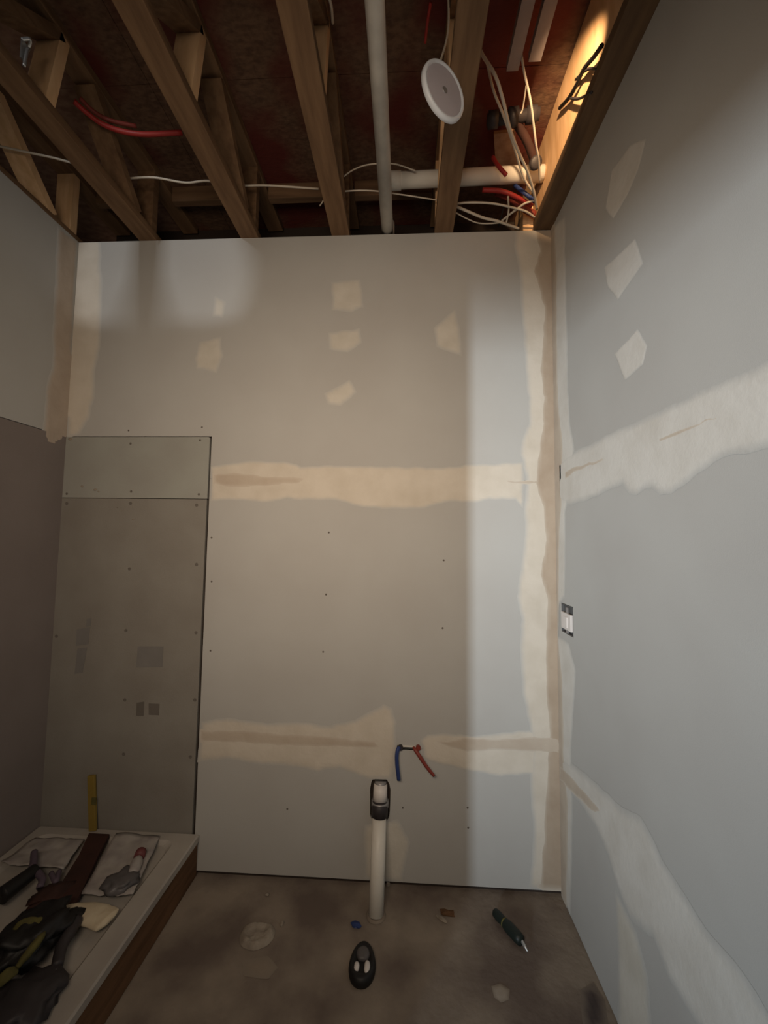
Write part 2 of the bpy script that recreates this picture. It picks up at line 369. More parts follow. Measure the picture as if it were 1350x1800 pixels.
for k, P in enumerate([[(350,600),(388,592),(392,625),(382,655),(345,650),(342,630)], [(582,495),(633,489),(640,540),(618,550),(583,546)], [(577,585),(632,577),(636,603),(612,620),(578,614)],
          [(570,692),(614,667),(628,690),(600,714),(575,712)], [(762,577),(800,544),(808,580),(812,627),(768,610)], [(375,520),(398,530),(392,560),(372,556)],
          [(640,1450),(700,1440),(722,1480),(705,1560),(640,1545)]]):
    mud('spot_patch', P, 'back', M['mudpatch'], wb, thick=0.0012, feather=0.02, step=0.02)
mud('joint_compound', [(125,424),(178,424),(180,500),(178,600),(168,650),(166,700),(158,735),(140,764),(118,771)], 'back', M['mud'], wb, feather=0.024)

# right wall
wr = boxo('wall_right', (W+DT+0.001, W+DT+0.09, -4.4, 0.10, 0, H), M['stud'], kind='structure')
for a, b in ((z1+0.001, H), (z2+0.001, z1), ):
    sheet('drywall_panel', [(-4.4, a), (0, a), (0, b), (-4.4, b)], fr_right, M['drywall'], wr,
          [[(-0.172, 1.138), (-0.172, 1.262), (-0.047, 1.262), (-0.047, 1.138)]] if b == z1 else [])
sheet('drywall_panel', [(-4.4, 0.004), (0, 0.004), (0, z2), (-4.4, z2)], fr_right, M['drywall'], wr)
mud('joint_compound', [(966,403),(994,378),(994,440),(996,520),(998,600),(999,680),(1002,740),(1010,790),(1003,860),(994,900),(994,1000),(993,1050),(983,1062),(982,1118),(1000,1130),(1013,1180),(1009,1240),(1004,1320),(1007,1400),(1006,1500),(1003,1640),(984,1620)], 'right', M['mudright'], wr, feather=0.018)
mud('joint_tape', [(966,403),(976,392),(980,480),(980,600),(982,700),(990,780),(990,850),(984,950),(983,1060),(982,1120),(990,1200),(992,1330),(1000,1420),(996,1640),(984,1620)], 'right', M['mudthin'], wr, base=0.0014, thick=0.0006, feather=0.022)
mud('joint_compound', [(980,812),(1000,798),(1035,782),(1080,758),(1150,727),(1220,692),(1300,655),(1375,622),(1375,782),(1340,790),(1290,800),(1255,812),(1215,845),(1180,868),(1160,872),(1146,858),(1134,860),(1120,872),(1105,868),(1095,852),(1075,860),(1030,880),(1000,888),(980,880)], 'right', M['mudright'], wr, feather=0.022, base=0.0005)
mud('joint_tape', [(994,829),(1010,821),(1060,805),(1068,808),(1020,826),(994,842)], 'right', M['mudthin'], wr, base=0.0018, thick=0.0006, feather=0.008)
mud('joint_tape', [(1158,772),(1200,752),(1260,733),(1262,738),(1205,760),(1160,777)], 'right', M['mudthin'], wr, base=0.0018, thick=0.0006, feather=0.006)
mud('joint_compound', [(985,1325),(1003,1338),(1030,1360),(1060,1388),(1095,1418),(1128,1438),(1142,1462),(1165,1510),(1195,1560),(1240,1630),(1290,1690),(1330,1745),(1380,1830),(1380,1960),(1260,1860),(1220,1790),(1175,1720),(1150,1650),(1110,1620),(1085,1560),(1068,1500),(1045,1450),(1015,1405),(985,1380)], 'right', M['mudright'], wr, feather=0.03, base=0.0005)
mud('joint_tape', [(985,1345),(1003,1362),(1035,1398),(1060,1430),(1040,1425),(1010,1395),(985,1372)], 'right', M['mudthin'], wr, base=0.0018, thick=0.0006, feather=0.012)
mud('joint_compound', [(1080,1560),(1120,1640),(1140,1720),(1150,1840),(1120,1900),(1085,1800),(1085,1680)], 'right', M['mudpatch'], wr, feather=0.03, step=0.03)
for P in [[(1075,300),(1108,255),(1136,243),(1122,300),(1102,345),(1078,385),(1064,368)], [(1062,470),(1092,443),(1117,418),(1131,463),(1086,527),(1068,505)], [(1080,622),(1121,578),(1138,608),(1131,640),(1098,669)]]:
    mud('spot_patch', P, 'right', M['mudright'], wr, thick=0.0012, feather=0.006, step=0.02, jag=0.002)

# left wall
wl = boxo('wall_left', (-DT-0.09, -DT-0.001, -2.3, 0.10, 0, H), M['stud'], kind='structure')
sheet('drywall_panel', [(-2.3, zt), (0, zt), (0, H), (-2.3, H)], fr_left, M['drywall'], wl)
sheet('backer_board', [(-2.3, 0.10), (0, 0.10), (0, zt-0.004), (-2.3, zt-0.004)], fr_left, M['boardleft'], wl, d1=0.003)['label'] = 'dark brown board along the side of the shower'
mud('joint_compound', [(136,425),(100,395),(97,480),(93,560),(92,640),(80,680),(78,735),(72,762),(80,782),(96,788),(118,775)], 'left', M['mudthinl'], wl, feather=0.02, thick=0.003)
# unseen wall behind the camera, opening on its right shaped for the light
wn = boxo('wall_near', (-0.1, 0.64, -2.42, -2.30, 0, H-0.03), M['drywall'], kind='structure')
boxo('added_header', (0.64, 2.39, -2.42, -2.30, 2.09, H), M['drywall'], kind='structure')  # unseen door header added to darken the upper right wall
tr = boxo('light_stop_back', (-1.6, 3.2, 0.72, 0.76, H-0.35, H+0.38), M['stud'], kind='structure')  # rim board added to block stray light past the back wall
tr = boxo('light_stop_left', (-0.64, -0.6, -4.4, 0.72, H-0.1, H+0.38), M['stud'], kind='structure')  # rim board added to block light coming in over the left wall

# ceiling: strand board subfloor on open-web trusses
ZS = H+0.38
ce = thing('ceiling', (0, 0, 0), kind='structure')
for i, (x0, x1) in enumerate([(-0.62, 0.36), (0.362, 0.602), (0.604, 1.822), (1.824, 3.2)]):
    for (y0, y1) in ((-4.4, -1.202), (-1.2, -0.382), (-0.38, 0.72)):
        dz = random.uniform(0, 0.002); boxo('sheathing_panel', (x0, x1, y0, y1, ZS+dz, ZS+0.018+dz), M['pinklit' if i == 0 and y1 > -1 else 'osb'], ce)
# blocking between trusses over the back wall
yb = 0.10
TX = [-0.06, 0.365, 0.892, 1.353, 1.862]
zz0, zz1 = at(450, 349, 1, yb).z, at(450, 317, 1, yb).z
for a, b in zip(TX, TX[1:]):
    boxo('blocking', (a+0.05, b-0.05, yb, yb+0.038, zz0, zz1), M['woodx'], ce, bevel=0.002)
boxo('blocking', (-0.12, 2.5, 0.40, 0.44, H, ZS-0.002), M['stud'], ce)  # blocking in shadow, the shade put into its near-black colour
pl = boxo('trim_3', (2.292, W+0.1, -4.4, -0.001, H+0.001, H+0.039), M['platewood'], kind='structure')
TL = ['leftmost wooden floor truss, running along the top of the left wall', 'second wooden floor truss from the left, with a small bright metal clip',
      'third wooden floor truss from the left, ending over the bright patch', 'wooden floor truss just left of the white overhead pipe', 'wooden floor truss just right of the white overhead pipe']
def truss(x, label, webs, mend):
    t = thing('floor_truss', (x, -0.9, H), label, 'truss', 'open-web wooden floor trusses overhead')
    y0, y1 = -4.4, 0.38
    boxo('bottom_chord', (x-0.045, x+0.045, y0, y1, H+0.001, H+0.039), M['wood'], t, bevel=0.003)
    boxo('top_chord', (x-0.045, x+0.045, y0, y1, ZS-0.039, ZS-0.001), M['wood'], t, bevel=0.003)
    for a, b, m in webs:
        bm = bm_new(); beam(bm, (x, a, H+0.040), (x, b, ZS-0.040), 0.088, 0.038, (0, 1, 0) if abs(a-b) < .1 else (0, 0, 1)); obj('web', bm, M[m], t)
    return t
W0 = [(-0.02, -0.02, 'wood'), (-0.61, -0.57, 'wood'), (-0.13, -0.42, 'wood'), (-0.95, -0.58, 'wood'), (-1.05, -1.4, 'wood'), (-1.9, -1.5, 'wood')]
for i, x in enumerate(TX):
    ws = [(a, b, 'litweb' if (k == 1 and i > 0) or (k in (0, 2) and i in (0, 4)) else 'wood') for k, (a, b, m) in enumerate(W0)]  # webs that look lit take the paler copy of the wood
    truss(x, TL[i], ws, None)
# solid joist above the right wall plate
js = boxo('joist', (2.312, 2.35, -4.4, 0.38, H+0.04, ZS-0.001), M['litweb'], bevel=0.003, origin=(2.312, -1, H+0.04)); 
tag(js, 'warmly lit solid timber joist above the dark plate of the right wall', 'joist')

# ================================================================== OVERHEAD THINGS
# white vent pipe along the bay
px0, px1 = at(681, 408, 2, H+0.03), None
t = thing('vent_pipe', (px0.x, 0.0, H+0.05), 'long pale plastic pipe running away overhead above the middle of the back wall', 'pipe')
bm = bm_new(); tube(bm, [(px0.x, 0.10, H+0.032), (px0.x, -2.6, H+0.032)], 0.029, 20, smooth=False); obj('pipe_barrel', bm, M['greypvc'], t, smooth=True)
bm = bm_new(); tube(bm, [(px0.x, 0.095, H+0.036), (px0.x, 0.16, H+0.10), (px0.x, 0.17, H+0.2)], 0.031, 16); obj('elbow', bm, M['greypvc'], t, smooth=True)
# white cross pipe
yp = -0.10; a = at(692, 318, 1, yp); zc = a.z
t = thing('drain_pipe', (a.x, yp, zc), 'white plastic pipe crossing overhead close to the back wall, lit at its right end', 'pipe')
bm = bm_new(); tube(bm, [(a.x-0.02, yp, zc), (2.308, yp, zc+0.012)], 0.034, 20, smooth=False); obj('pipe_barrel', bm, M['pvc'], t, smooth=True)
bm = bm_new(); tube(bm, [(a.x-0.03, yp, zc), (a.x+0.035, yp, zc)], 0.038, 20, smooth=False); obj('end_collar', bm, M['pvc'], t, smooth=True)

# recessed disc light hanging by its wire
cdis = at(782, 158, 2, 2.925)
# orientation chosen so the disc is seen as a tall leaning ellipse
du = (at(745, 105, 2, 3.0)-at(818, 212, 2, 3.0)); 
viewd = (cdis-CAM).normalized(); long_dir = (-U_*1.0*107 + R_*64).normalized(); long_dir = (long_dir-viewd*long_dir.dot(viewd)).normalized()
short_dir = viewd.cross(long_dir).normalized()
tilt = math.acos(0.52); nrm = (-viewd*math.cos(tilt) - short_dir*math.sin(tilt)).normalized()
t = thing('disc_light', cdis, 'round flat white ceiling light dangling loose among the wires', 'light')
bm = bm_new(); lathe(bm, [(0.0001, 0.0), (0.070, 0.0), (0.0715, -0.001)], cdis, nrm, 48); obj('diffuser', bm, M['led'], t, smooth=False)
bm = bm_new(); lathe(bm, [(0.0715, -0.001), (0.076, 0.003), (0.081, 0.002), (0.084, -0.004), (0.084, -0.013), (0.080, -0.016), (0.0001, -0.016)], cdis, nrm, 48); obj('rim', bm, M['ledrim'], t, smooth=True)
bm = bm_new(); lathe(bm, [(0.0001, 0.0015), (0.009, 0.0015), (0.010, 0.0002)], cdis, nrm, 16); obj('centre_mark', bm, M['grey'], t)
tubeo('lead_wire', [cdis-nrm*0.016, cdis-nrm*0.05+Vector((0, -0.02, 0.05)), at(787, 60, 2, 3.2), at(788, -20, 2, 3.34)], 0.0035, M['cable'], t)

def cable(pxz, r=0.0045, m='cable', label='', cat='cable', name='electrical_cable', group=None):
    pts = [at(u, v, 2, z) for u, v, z in pxz]
    o = tubeo(name, pts, r, M[m], seg=8); tag(o, label, cat, group); return o
cable([(838,60,3.36),(846,92,3.30),(870,132,3.2),(884,175,3.15),(896,225,3.13),(912,268,3.12),(927,301,3.11),(938,336,3.10),(944,368,3.09)], 0.006, label='pale cable hanging in a long slope toward the right end of the cross pipe')
cable([(856,110,3.33),(868,160,3.24),(884,200,3.19),(905,262,3.16),(920,310,3.14),(937,338,3.12)], 0.005, label='thinner pale cable just left of the long sloping one')
cable([(916,90,3.34),(921,124,3.26),(932,175,3.2),(938,220,3.17),(942,253,3.15),(947,283,3.14),(949,320,3.13)], 0.0045, label='pale cable dropping from the grey tracks to the lit joist')
cable([(925,150,3.3),(919,190,3.28),(915,200,3.27)], 0.003, label='short thin wire just under the grey tracks')
cable([(798,358,3.10),(830,356,3.09),(868,358,3.09),(905,366,3.08),(925,372,3.075),(940,382,3.07)], 0.0045, label='pale cable bowing across just above the right end of the back wall')
cable([(940,352,3.10),(922,358,3.09),(908,368,3.085),(892,380,3.08),(880,390,3.075)], 0.0045, label='pale cable bending down left from the blue tube')
cable([(800,362,3.1),(828,374,3.08),(850,383,3.07),(872,388,3.065),(892,395,3.06),(912,402,3.055)], 0.006, label='thick pale cable sagging to the top edge of the back wall')
cable([(798,372,3.08),(820,384,3.07),(840,392,3.062),(862,393,3.06),(882,391,3.06)], 0.003, label='thin lower cable sagging nearest the back wall top')
cable([(893,345,3.11),(894,370,3.09),(890,392,3.06)], 0.004, label='short upright cable crossing the bowed ones')
cable([(-30,250,3.2),(0,257,3.2),(60,270,3.19),(100,279,3.19),(140,291,3.2),(170,305,3.2),(215,313,3.2),(270,312,3.2),(325,321,3.2),(365,318,3.2),(420,326,3.2),(470,326,3.2),(560,332,3.2)], 0.0045, label='long pale cable strung through the trusses from the left wall')
cable([(562,362,3.12),(575,346,3.13),(600,337,3.14),(650,335,3.14),(705,342,3.14),(770,352,3.13)], 0.003, label='thin wire passing behind the pale overhead pipe near the wall')
cable([(602,312,3.2),(622,298,3.22),(650,289,3.23),(692,288,3.23),(730,300,3.2)], 0.003, label='thin wire arching behind the pale overhead pipe')
cable([(575,-15,3.3),(582,10,3.3),(585,40,3.33)], 0.005, label='short pinkish cable at the top left of the pale overhead pipe')
# red and blue water tubing
cable([(130,178,3.26),(150,196,3.25),(180,218,3.24),(215,231,3.24),(255,236,3.25),(320,233,3.3)], 0.010, 'red', 'red water tube sagging between the second and third trusses', 'tube', 'water_tube')
cable([(140,172,3.3),(165,196,3.29),(195,212,3.28),(240,222,3.3)], 0.008, 'darkred', 'dull red water tube above the sagging red one', 'tube', 'water_tube')
cable([(757,5,3.3),(752,35,3.3),(747,75,3.3)], 0.005, 'red', 'short red tube above the round light', 'tube', 'water_tube')
cable([(866,276,3.25),(876,292,3.2),(890,308,3.16)], 0.009, 'red', 'short bright red tube above the white cross pipe', 'tube', 'water_tube')
cable([(848,334,3.16),(880,336,3.15),(905,345,3.13),(935,362,3.11)], 0.010, 'red', 'upper red tube under the right end of the white cross pipe', 'tube', 'water_tube')
cable([(872,338,3.2),(900,350,3.16),(915,362,3.14),(940,378,3.11)], 0.016, 'darkred', 'dark red tube beneath the bright red one at the right', 'tube', 'water_tube')
cable([(905,326,3.2),(915,334,3.15),(928,344,3.12),(940,354,3.10)], 0.009, 'blue', 'blue tube beneath the right end of the white cross pipe', 'tube', 'water_tube')
cable([(1005,235,3.2),(990,262,3.18),(984,280,3.17)], 0.005, 'red', 'thin red tube against the dark plate of the right wall', 'tube', 'water_tube')
for pa, pb, lb in [((886,358),(876,398), 'black tie hanging across the sagging cables'), ((912,362),(911,399), 'thin black tie right of the other tie')]:
    cable([(*pa, 3.1), ((pa[0]+pb[0])/2+1, (pa[1]+pb[1])/2, 3.08), (*pb, 3.06)], 0.003, 'black', lb, 'tie', 'cable_tie')
for px, r, m, lb in [([(984,190),(1000,172),(1014,148),(1026,122),(1044,100),(1058,80)], 0.007, 'black', 'black cable standing in for a shadow along the lit joist'),
                     ([(1000,172),(1014,174),(1026,170),(1040,162)], 0.0045, 'dark', 'lower short dark cable standing in for a shadow across the lit joist'),
                     ([(1012,140),(1024,128),(1036,121),(1050,121)], 0.0045, 'dark', 'upper short dark cable standing in for a shadow across the lit joist')]:
    pts = [at(u, v, 0, 2.300-0.002*k) for k, (u, v) in enumerate(px)]; o = tubeo('electrical_cable', pts, r, M[m], seg=8); tag(o, lb, 'cable')  # dark tubes added close to the joist to stand for cable shadows
# grey metal tracks
for (ua, ub), lb in [(((922, 0), (907, 125)), 'grey metal track overhead, the left of the two'), (((960, 0), (948, 108)), 'grey metal track overhead, the right of the two')]:
    a = at(*ua, 2, 3.30); b = at(*ub, 2, 3.30); xm = (a.x+b.x)/2; y0, y1 = a.y-0.5, b.y
    bm = bm_new(); box(bm, xm-0.022, xm+0.022, y0, y1, 3.300, 3.304); box(bm, xm-0.022, xm-0.019, y0, y1, 3.304, 3.335); box(bm, xm+0.019, xm+0.022, y0, y1, 3.304, 3.335)
    tag(obj('metal_track', bm, M['track'], origin=(xm, y1, 3.30)), lb, 'track', 'grey metal tracks')
# black drain assembly in the bay
a = at(856, 212, 2, 3.28); b = at(948, 200, 2, 3.28)
t = thing('drain_assembly', a, 'black drain pipe with fittings hung high in the right bay', 'pipe')
bm = bm_new(); tube(bm, [a, b], 0.022, 16, smooth=False); obj('pipe_barrel', bm, M['dark'], t, smooth=True)
for f, r in ((0.12, 0.03), (0.5, 0.033), (0.85, 0.03)):
    p = a.lerp(b, f); bm = bm_new(); tube(bm, [p-(b-a).normalized()*0.02, p+(b-a).normalized()*0.02], r, 16, smooth=False); obj('coupling', bm, M['dark'], t, smooth=True)
p = a.lerp(b, 0.5); q = at(940, 285, 2, 3.2)
bm = bm_new(); tube(bm, [p, p.lerp(q, 0.5)+Vector((0.01, 0, 0.0)), q], 0.017, 14); obj('branch', bm, M['maroon'], t, smooth=True)
bm = bm_new(); lathe(bm, [(0.0001, 0), (0.018, 0), (0.026, 0.004), (0.026, 0.03), (0.018, 0.034)], q-Vector((0, 0.02, 0.02)), (0, 0.8, 0.6), 20); obj('end_cap', bm, M['dark'], t, smooth=True)
# strand board offcut in the right bay
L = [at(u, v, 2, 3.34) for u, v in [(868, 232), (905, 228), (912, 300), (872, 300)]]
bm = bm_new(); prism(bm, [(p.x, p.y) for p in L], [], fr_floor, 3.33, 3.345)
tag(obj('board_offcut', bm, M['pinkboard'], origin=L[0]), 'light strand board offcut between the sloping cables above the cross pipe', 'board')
# lit timber block on wall top, right end
a = at(925, 402, 1, 0.03); b = at(938, 342, 1, 0.03)
bm = bm_new(); beam(bm, (a.x+.01, 0.05, H+0.002), (a.x+.01, 0.05, H+0.16), 0.05, 0.038, (0, 1, 0)); tag(obj('timber_block', bm, M['litweb'], origin=(a.x+.01, 0.05, H)), 'small upright timber block standing on the right end of the back wall', 'block')
# metal clip on second truss
c = at(40, 92, 0, TX[1]+0.047)
t = thing('pipe_clip', c, 'small bright metal clip on the second truss at the upper left', 'clip')
bm = bm_new(); beam(bm, c+Vector((0.004, 0, -0.03)), c+Vector((0.004, 0, 0.035)), 0.022, 0.004, (1, 0, 0)); obj('plate', bm, M['steel'], t)
bm = bm_new(); tube(bm, [c+Vector((.006, -.012, .03)), c+Vector((.022, 0, .045)), c+Vector((.006, .012, .03)), c+Vector((.014, 0, 0.0)), c+Vector((.008, 0, -.05))], 0.005, 8); obj('hook', bm, M['steel'], t, smooth=True)

# ================================================================== WALL THINGS
# switch box in right wall
t = thing('electrical_box', (W, -0.11, 1.2), 'open electrical box with a white switch set in the right wall', 'electrical box')
y0, y1, zb0, zb1 = -0.170, -0.049, 1.140, 1.260
bm = bm_new(); x0 = W+0.012
box(bm, W+0.0005, x0, y0, y0+.003, zb0, zb1); box(bm, W+0.0005, x0, y1-.003, y1, zb0, zb1); box(bm, W+0.0005, x0, y0, y1, zb0, zb0+.003); box(bm, W+.0005, x0, y0, y1, zb1-.003, zb1); box(bm, W+0.0115, W+0.013, y0, y1, zb0, zb1)
obj('box_shell', bm, M['boxgrey'], t)
boxo('switch_plate', (W-0.006, W+0.006, y0+0.010, y1-0.010, zb0+0.016, zb1-0.034), M['white'], t, bevel=0.003)
boxo('rocker', (W-0.010, W-0.005, y0+0.040, y1-0.040, zb0+0.026, zb1-0.048), M['white'], t, bevel=0.002)
bm = bm_new()
box(bm, W-0.002, W+0.004, -0.117, -0.103, zb0+0.003, zb1-0.010)
obj('mounting_strap', bm, M['grey'], t)

# stub tubes at the slot
def wallpt(u, v, d): 
    p = at(u, v, 1, -d); return p
t = thing('tube_bracket', (sx0, 0, sz), 'thin white strip bridging the blue and red tubes at the wall', 'bracket')
boxo('strip', (sx0+0.005, sx1-0.002, -0.004, 0.003, sz+0.001, sz+0.006), M['pvc'], t)
bt = tubeo('water_tube', [wallpt(705, 1314, -0.005), wallpt(700, 1316, 0.014), wallpt(697.5, 1328, 0.022), wallpt(698, 1345, 0.025), wallpt(701, 1371, 0.027)], 0.0085, M['blue'], seg=14)
tag(bt, 'blue water tube stub hanging out of the back wall above the drain', 'tube', 'tube stubs at the wall')
rt = tubeo('water_tube', [wallpt(727, 1314, -0.005), wallpt(729, 1317, 0.014), wallpt(738, 1330, 0.028), wallpt(750, 1348, 0.036), wallpt(763, 1364, 0.040)], lambda f: 0.0085-0.002*abs(2*f-1), M['darkred'], seg=14)
tag(rt, 'red water tube stub slanting down right out of the back wall', 'tube', 'tube stubs at the wall')
bm = bm_new(); lathe(bm, [(0.0001, 0), (0.011, 0), (0.011, 0.012), (0.0001, 0.012)], wallpt(735, 1313, 0.002), (0, -1, 0), 14); obj('crimp_ring', bm, M['darkred'], rt)
bm = bm_new(); lathe(bm, [(0.0001, 0), (0.012, 0), (0.012, 0.010), (0.0001, 0.010)], wallpt(704, 1313, 0.002), (0, -1, 0), 14); obj('crimp_ring', bm, M['dark'], bt)

# drain riser
foot = at(661, 1609, 2, 0.0); ta = wallpt(667, 1432, 0.028)
t = thing('drain_riser', foot, 'white plastic pipe rising from the floor into the hole in the back wall', 'pipe')
d = (ta-foot).normalized()
bm = bm_new(); tube(bm, [foot, foot.lerp(ta, 0.5), ta], 0.031, 24, smooth=False); obj('pipe_barrel', bm, M['pvc'], t, smooth=True)
tb = wallpt(668, 1408, 0.016); tc_ = wallpt(669, 1378, 0.004)
bm = bm_new(); tube(bm, [ta-d*0.004, wallpt(667.5, 1422, 0.026), tb], 0.036, 24, smooth=False); obj('rubber_coupling', bm, M['dark'], t, smooth=True)
bm = bm_new(); tube(bm, [tb-Vector((0, 0, 0.022)), tb-Vector((0, 0, -0.004))], 0.038, 24, smooth=False); obj('clamp_band', bm, M['grey'], t, smooth=True)
bm = bm_new(); tube(bm, [tb, tb.lerp(tc_, 0.5)+Vector((0, -.002, 0)), tc_], lambda f: 0.032-0.002*f, 24, smooth=False); obj('upper_fitting', bm, M['white'], t, smooth=True)
bm = bm_new(); tube(bm, [tc_-Vector((0, 0, .008)), tc_+Vector((0, 0.003, .010))], 0.026, 20, smooth=False); obj('grey_collar', bm, M['grey'], t, smooth=True)

# ================================================================== SHOWER BASE
sb = thing('shower_base', (0.38, -0.85, 0), 'shallow white shower base on a brown wooden curb along the left wall', 'shower base')
XE, YN, ZR = 0.765, -1.85, 0.182
boxo('curb', (0.004, XE-0.006, YN, -0.004, 0.002, 0.150), M['curb'], sb, bevel=0.002)
bm = bm_new()
def rr(x0, x1, y0, y1, r, n=5):
    L = []
    for cx, cy, a0 in ((x1-r, y1-r, 0), (x0+r, y1-r, 90), (x0+r, y0+r, 180), (x1-r, y0+r, 270)):
        for k in range(n+1):
            a = math.radians(a0+90*k/n); L.append((cx+r*math.cos(a), cy+r*math.sin(a)))
    return L
loops = [(rr(0.006, XE, YN, -0.006, 0.004), 0.150), (rr(0.006, XE, YN, -0.006, 0.004), ZR-0.006), (rr(0.010, XE-0.006, YN+.006, -0.010, 0.01), ZR),
         (rr(0.055, XE-0.085, YN+0.06, -0.05, 0.04), ZR-0.001), (rr(0.07, XE-0.100, YN+0.075, -0.065, 0.05), ZR-0.016), (rr(0.12, XE-0.15, YN+0.12, -0.12, 0.06), ZR-0.019)]
rings = [[bm.verts.new((x, y, z)) for x, y in L] for L, z in loops]
for a, b in zip(rings, rings[1:]):
    for k in range(len(a)): bm.faces.new((a[k], a[(k+1) % len(a)], b[(k+1) % len(b)], b[k]))
bm.faces.new(rings[-1]); bm.faces.new(rings[0][::-1])
obj('pan', bm, M['acrylic'], sb)
ZP = ZR-0.018

def pz(u, v, z=ZR): return at(u, v, 2, z)
# red-brown plank
L = [pz(u, v) for u, v in [(156, 1472), (192, 1474), (172, 1512), (142, 1578), (128, 1602), (84, 1604), (108, 1560), (138, 1512)]]
bm = bm_new(); prism(bm, [(p.x, p.y) for p in L], [], fr_floor, ZR+0.001, ZR+0.019)
tag(obj('plank_offcut', bm, M['maroon'], origin=(L[0].x, L[0].y, ZR)), 'dark red-brown plank offcut lying across the shower base from its back edge', 'board')
# cloudy plastic sheet
def sheetpx(px, z, m, name, label, cat, amp=0.006, thick=0.002, seed=0, n=14):
    c = [pz(u, v, z) for u, v in px]  # 4 corners
    bm = bm_new(); g = []
    for i in range(n+1):
        row = []
        for j in range(n+1):
            s, t_ = i/n, j/n; p = (c[0].lerp(c[1], s)).lerp(c[3].lerp(c[2], s), t_)
            h = amp*abs(noise.noise(Vector((p.x*14, p.y*14, seed))))*2+amp*0.6*abs(noise.noise(Vector((p.x*35, p.y*35, seed+4))))
            row.append(bm.verts.new((p.x+0.004*noise.noise(Vector((p.x*20, p.y*20, seed+9))), p.y+0.006*noise.noise(Vector((p.x*25, p.y*25, seed+2))), z+h)))
        g.append(row)
    for i in range(n):
        for j in range(n): bm.faces.new((g[i][j], g[i+1][j], g[i+1][j+1], g[i][j+1]))
    o = obj(name, bm, m, smooth=True, origin=c[0]); s = o.modifiers.new('solid', 'SOLIDIFY'); s.thickness = thick; tag(o, label, cat); return o
sheetpx([(204, 1466), (282, 1470), (232, 1578), (142, 1574)], ZR+0.006, M['film'], 'plastic_sheet', 'cloudy crumpled plastic sheet right of the red-brown plank', 'plastic sheet', 0.007, seed=3)
sheetpx([(0, 1520), (60, 1474), (148, 1476), (112, 1530)], ZR+0.004, M['film'], 'plastic_sheet', 'cloudy plastic sheet in the back left corner of the shower base', 'plastic sheet', 0.008, seed=8)
bm = bm_new(); p = pz(212, 1556, ZR+0.01); blob(bm, (p.x, p.y, ZR+0.024), (0.055, 0.05, 0.022), 0.5, 3, 5, ZR+0.003, 0.3, 2.2)
tag(obj('crumpled_bag', bm, M['greyfilm'], smooth=True, origin=(p.x, p.y, ZR)), 'dark grey crumpled bag in front of the red-capped bottle', 'bag')
# bottle with red cap
p0 = pz(232, 1540, ZR+.02); p1_ = pz(246, 1504, ZR+.02); dd = (p1_-p0).normalized(); dd.z = 0; base = Vector((p0.x, p0.y, ZR+0.024))
t = thing('bottle', base, 'pale plastic bottle with a dull red cap lying on the right rim', 'bottle')
bm = bm_new(); lathe(bm, [(0.0001, -0.005), (0.018, -0.005), (0.022, 0.0), (0.022, 0.06), (0.017, 0.078), (0.009, 0.086), (0.009, 0.094)], base, dd, 24); obj('body', bm, M['film'], t, smooth=True)
bm = bm_new(); lathe(bm, [(0.0001, 0.124), (0.016, 0.124), (0.021, 0.118), (0.021, 0.092), (0.009, 0.090)], base, dd, 20); obj('cap', bm, M['redcap'], t, smooth=True)
# beige cloth
bm = bm_new(); P = [pz(u, v, ZR+.012) for u, v in [(92, 1607), (110, 1603), (130, 1603), (152, 1606), (172, 1611), (186, 1617), (193, 1620)]]
tube(bm, P, lambda f: 0.010+0.034*math.sin(min(1, f*1.1)*math.pi*0.62)*(1 if f < .9 else (1-f)*7+.3), 18)
for v in bm.verts:
    v.co.z = ZR+0.002+max(0, (v.co.z-ZR+0.03))*0.30+0.003*noise.noise(v.co*60)
tag(obj('cloth_mitt', bm, M['beige'], smooth=True, origin=P[0]), 'beige cloth mitt with a rounded end lying in the shower base', 'cloth')
# power tool
c = pz(38, 1548, ZR+.03)
t = thing('power_tool', (c.x, c.y, ZR), 'dark power tool with dull purple handle near the left wall', 'tool')
a = pz(2, 1575, ZR+.035); b = pz(62, 1530, ZR+.035)
bm = bm_new(); tube(bm, [a, a.lerp(b, .3), a.lerp(b, .7), b], lambda f: 0.030-0.006*f, 16); obj('motor_body', bm, M['black'], t, smooth=True)
bm = bm_new(); h0 = a.lerp(b, .85); h1 = pz(60, 1498, ZR+.045); tube(bm, [h0, h0.lerp(h1, .5)+Vector((0.005, 0, 0)), h1], lambda f: 0.015-0.003*f, 12); obj('handle', bm, M['purple'], t, smooth=True)
bm = bm_new(); tube(bm, [b, pz(74, 1545, ZR+.03), pz(70, 1560, ZR+.025)], 0.012, 12); obj('trigger_guard', bm, M['purple'], t, smooth=True)
bm = bm_new(); tube(bm, [pz(90, 1535, ZR+.02), pz(98, 1550, ZR+.02), pz(104, 1532, ZR+.02)], 0.009, 10)
tag(obj('hose_scrap', bm, M['purple'], smooth=True, origin=pz(90, 1535, ZR)), 'short purplish hose scrap left of the red-brown plank', 'hose')
bm = bm_new(); p = pz(92, 1578, ZR); blob(bm, (p.x, p.y, ZR+.012), (0.07, 0.045, 0.02), 0.6, 3, 11, ZR+.002, 0.6, 2.2)
tag(obj('brown_rag', bm, M['maroon'], smooth=True, origin=(p.x, p.y, ZR)), 'dark brown rag bunched behind the beige mitt', 'cloth')
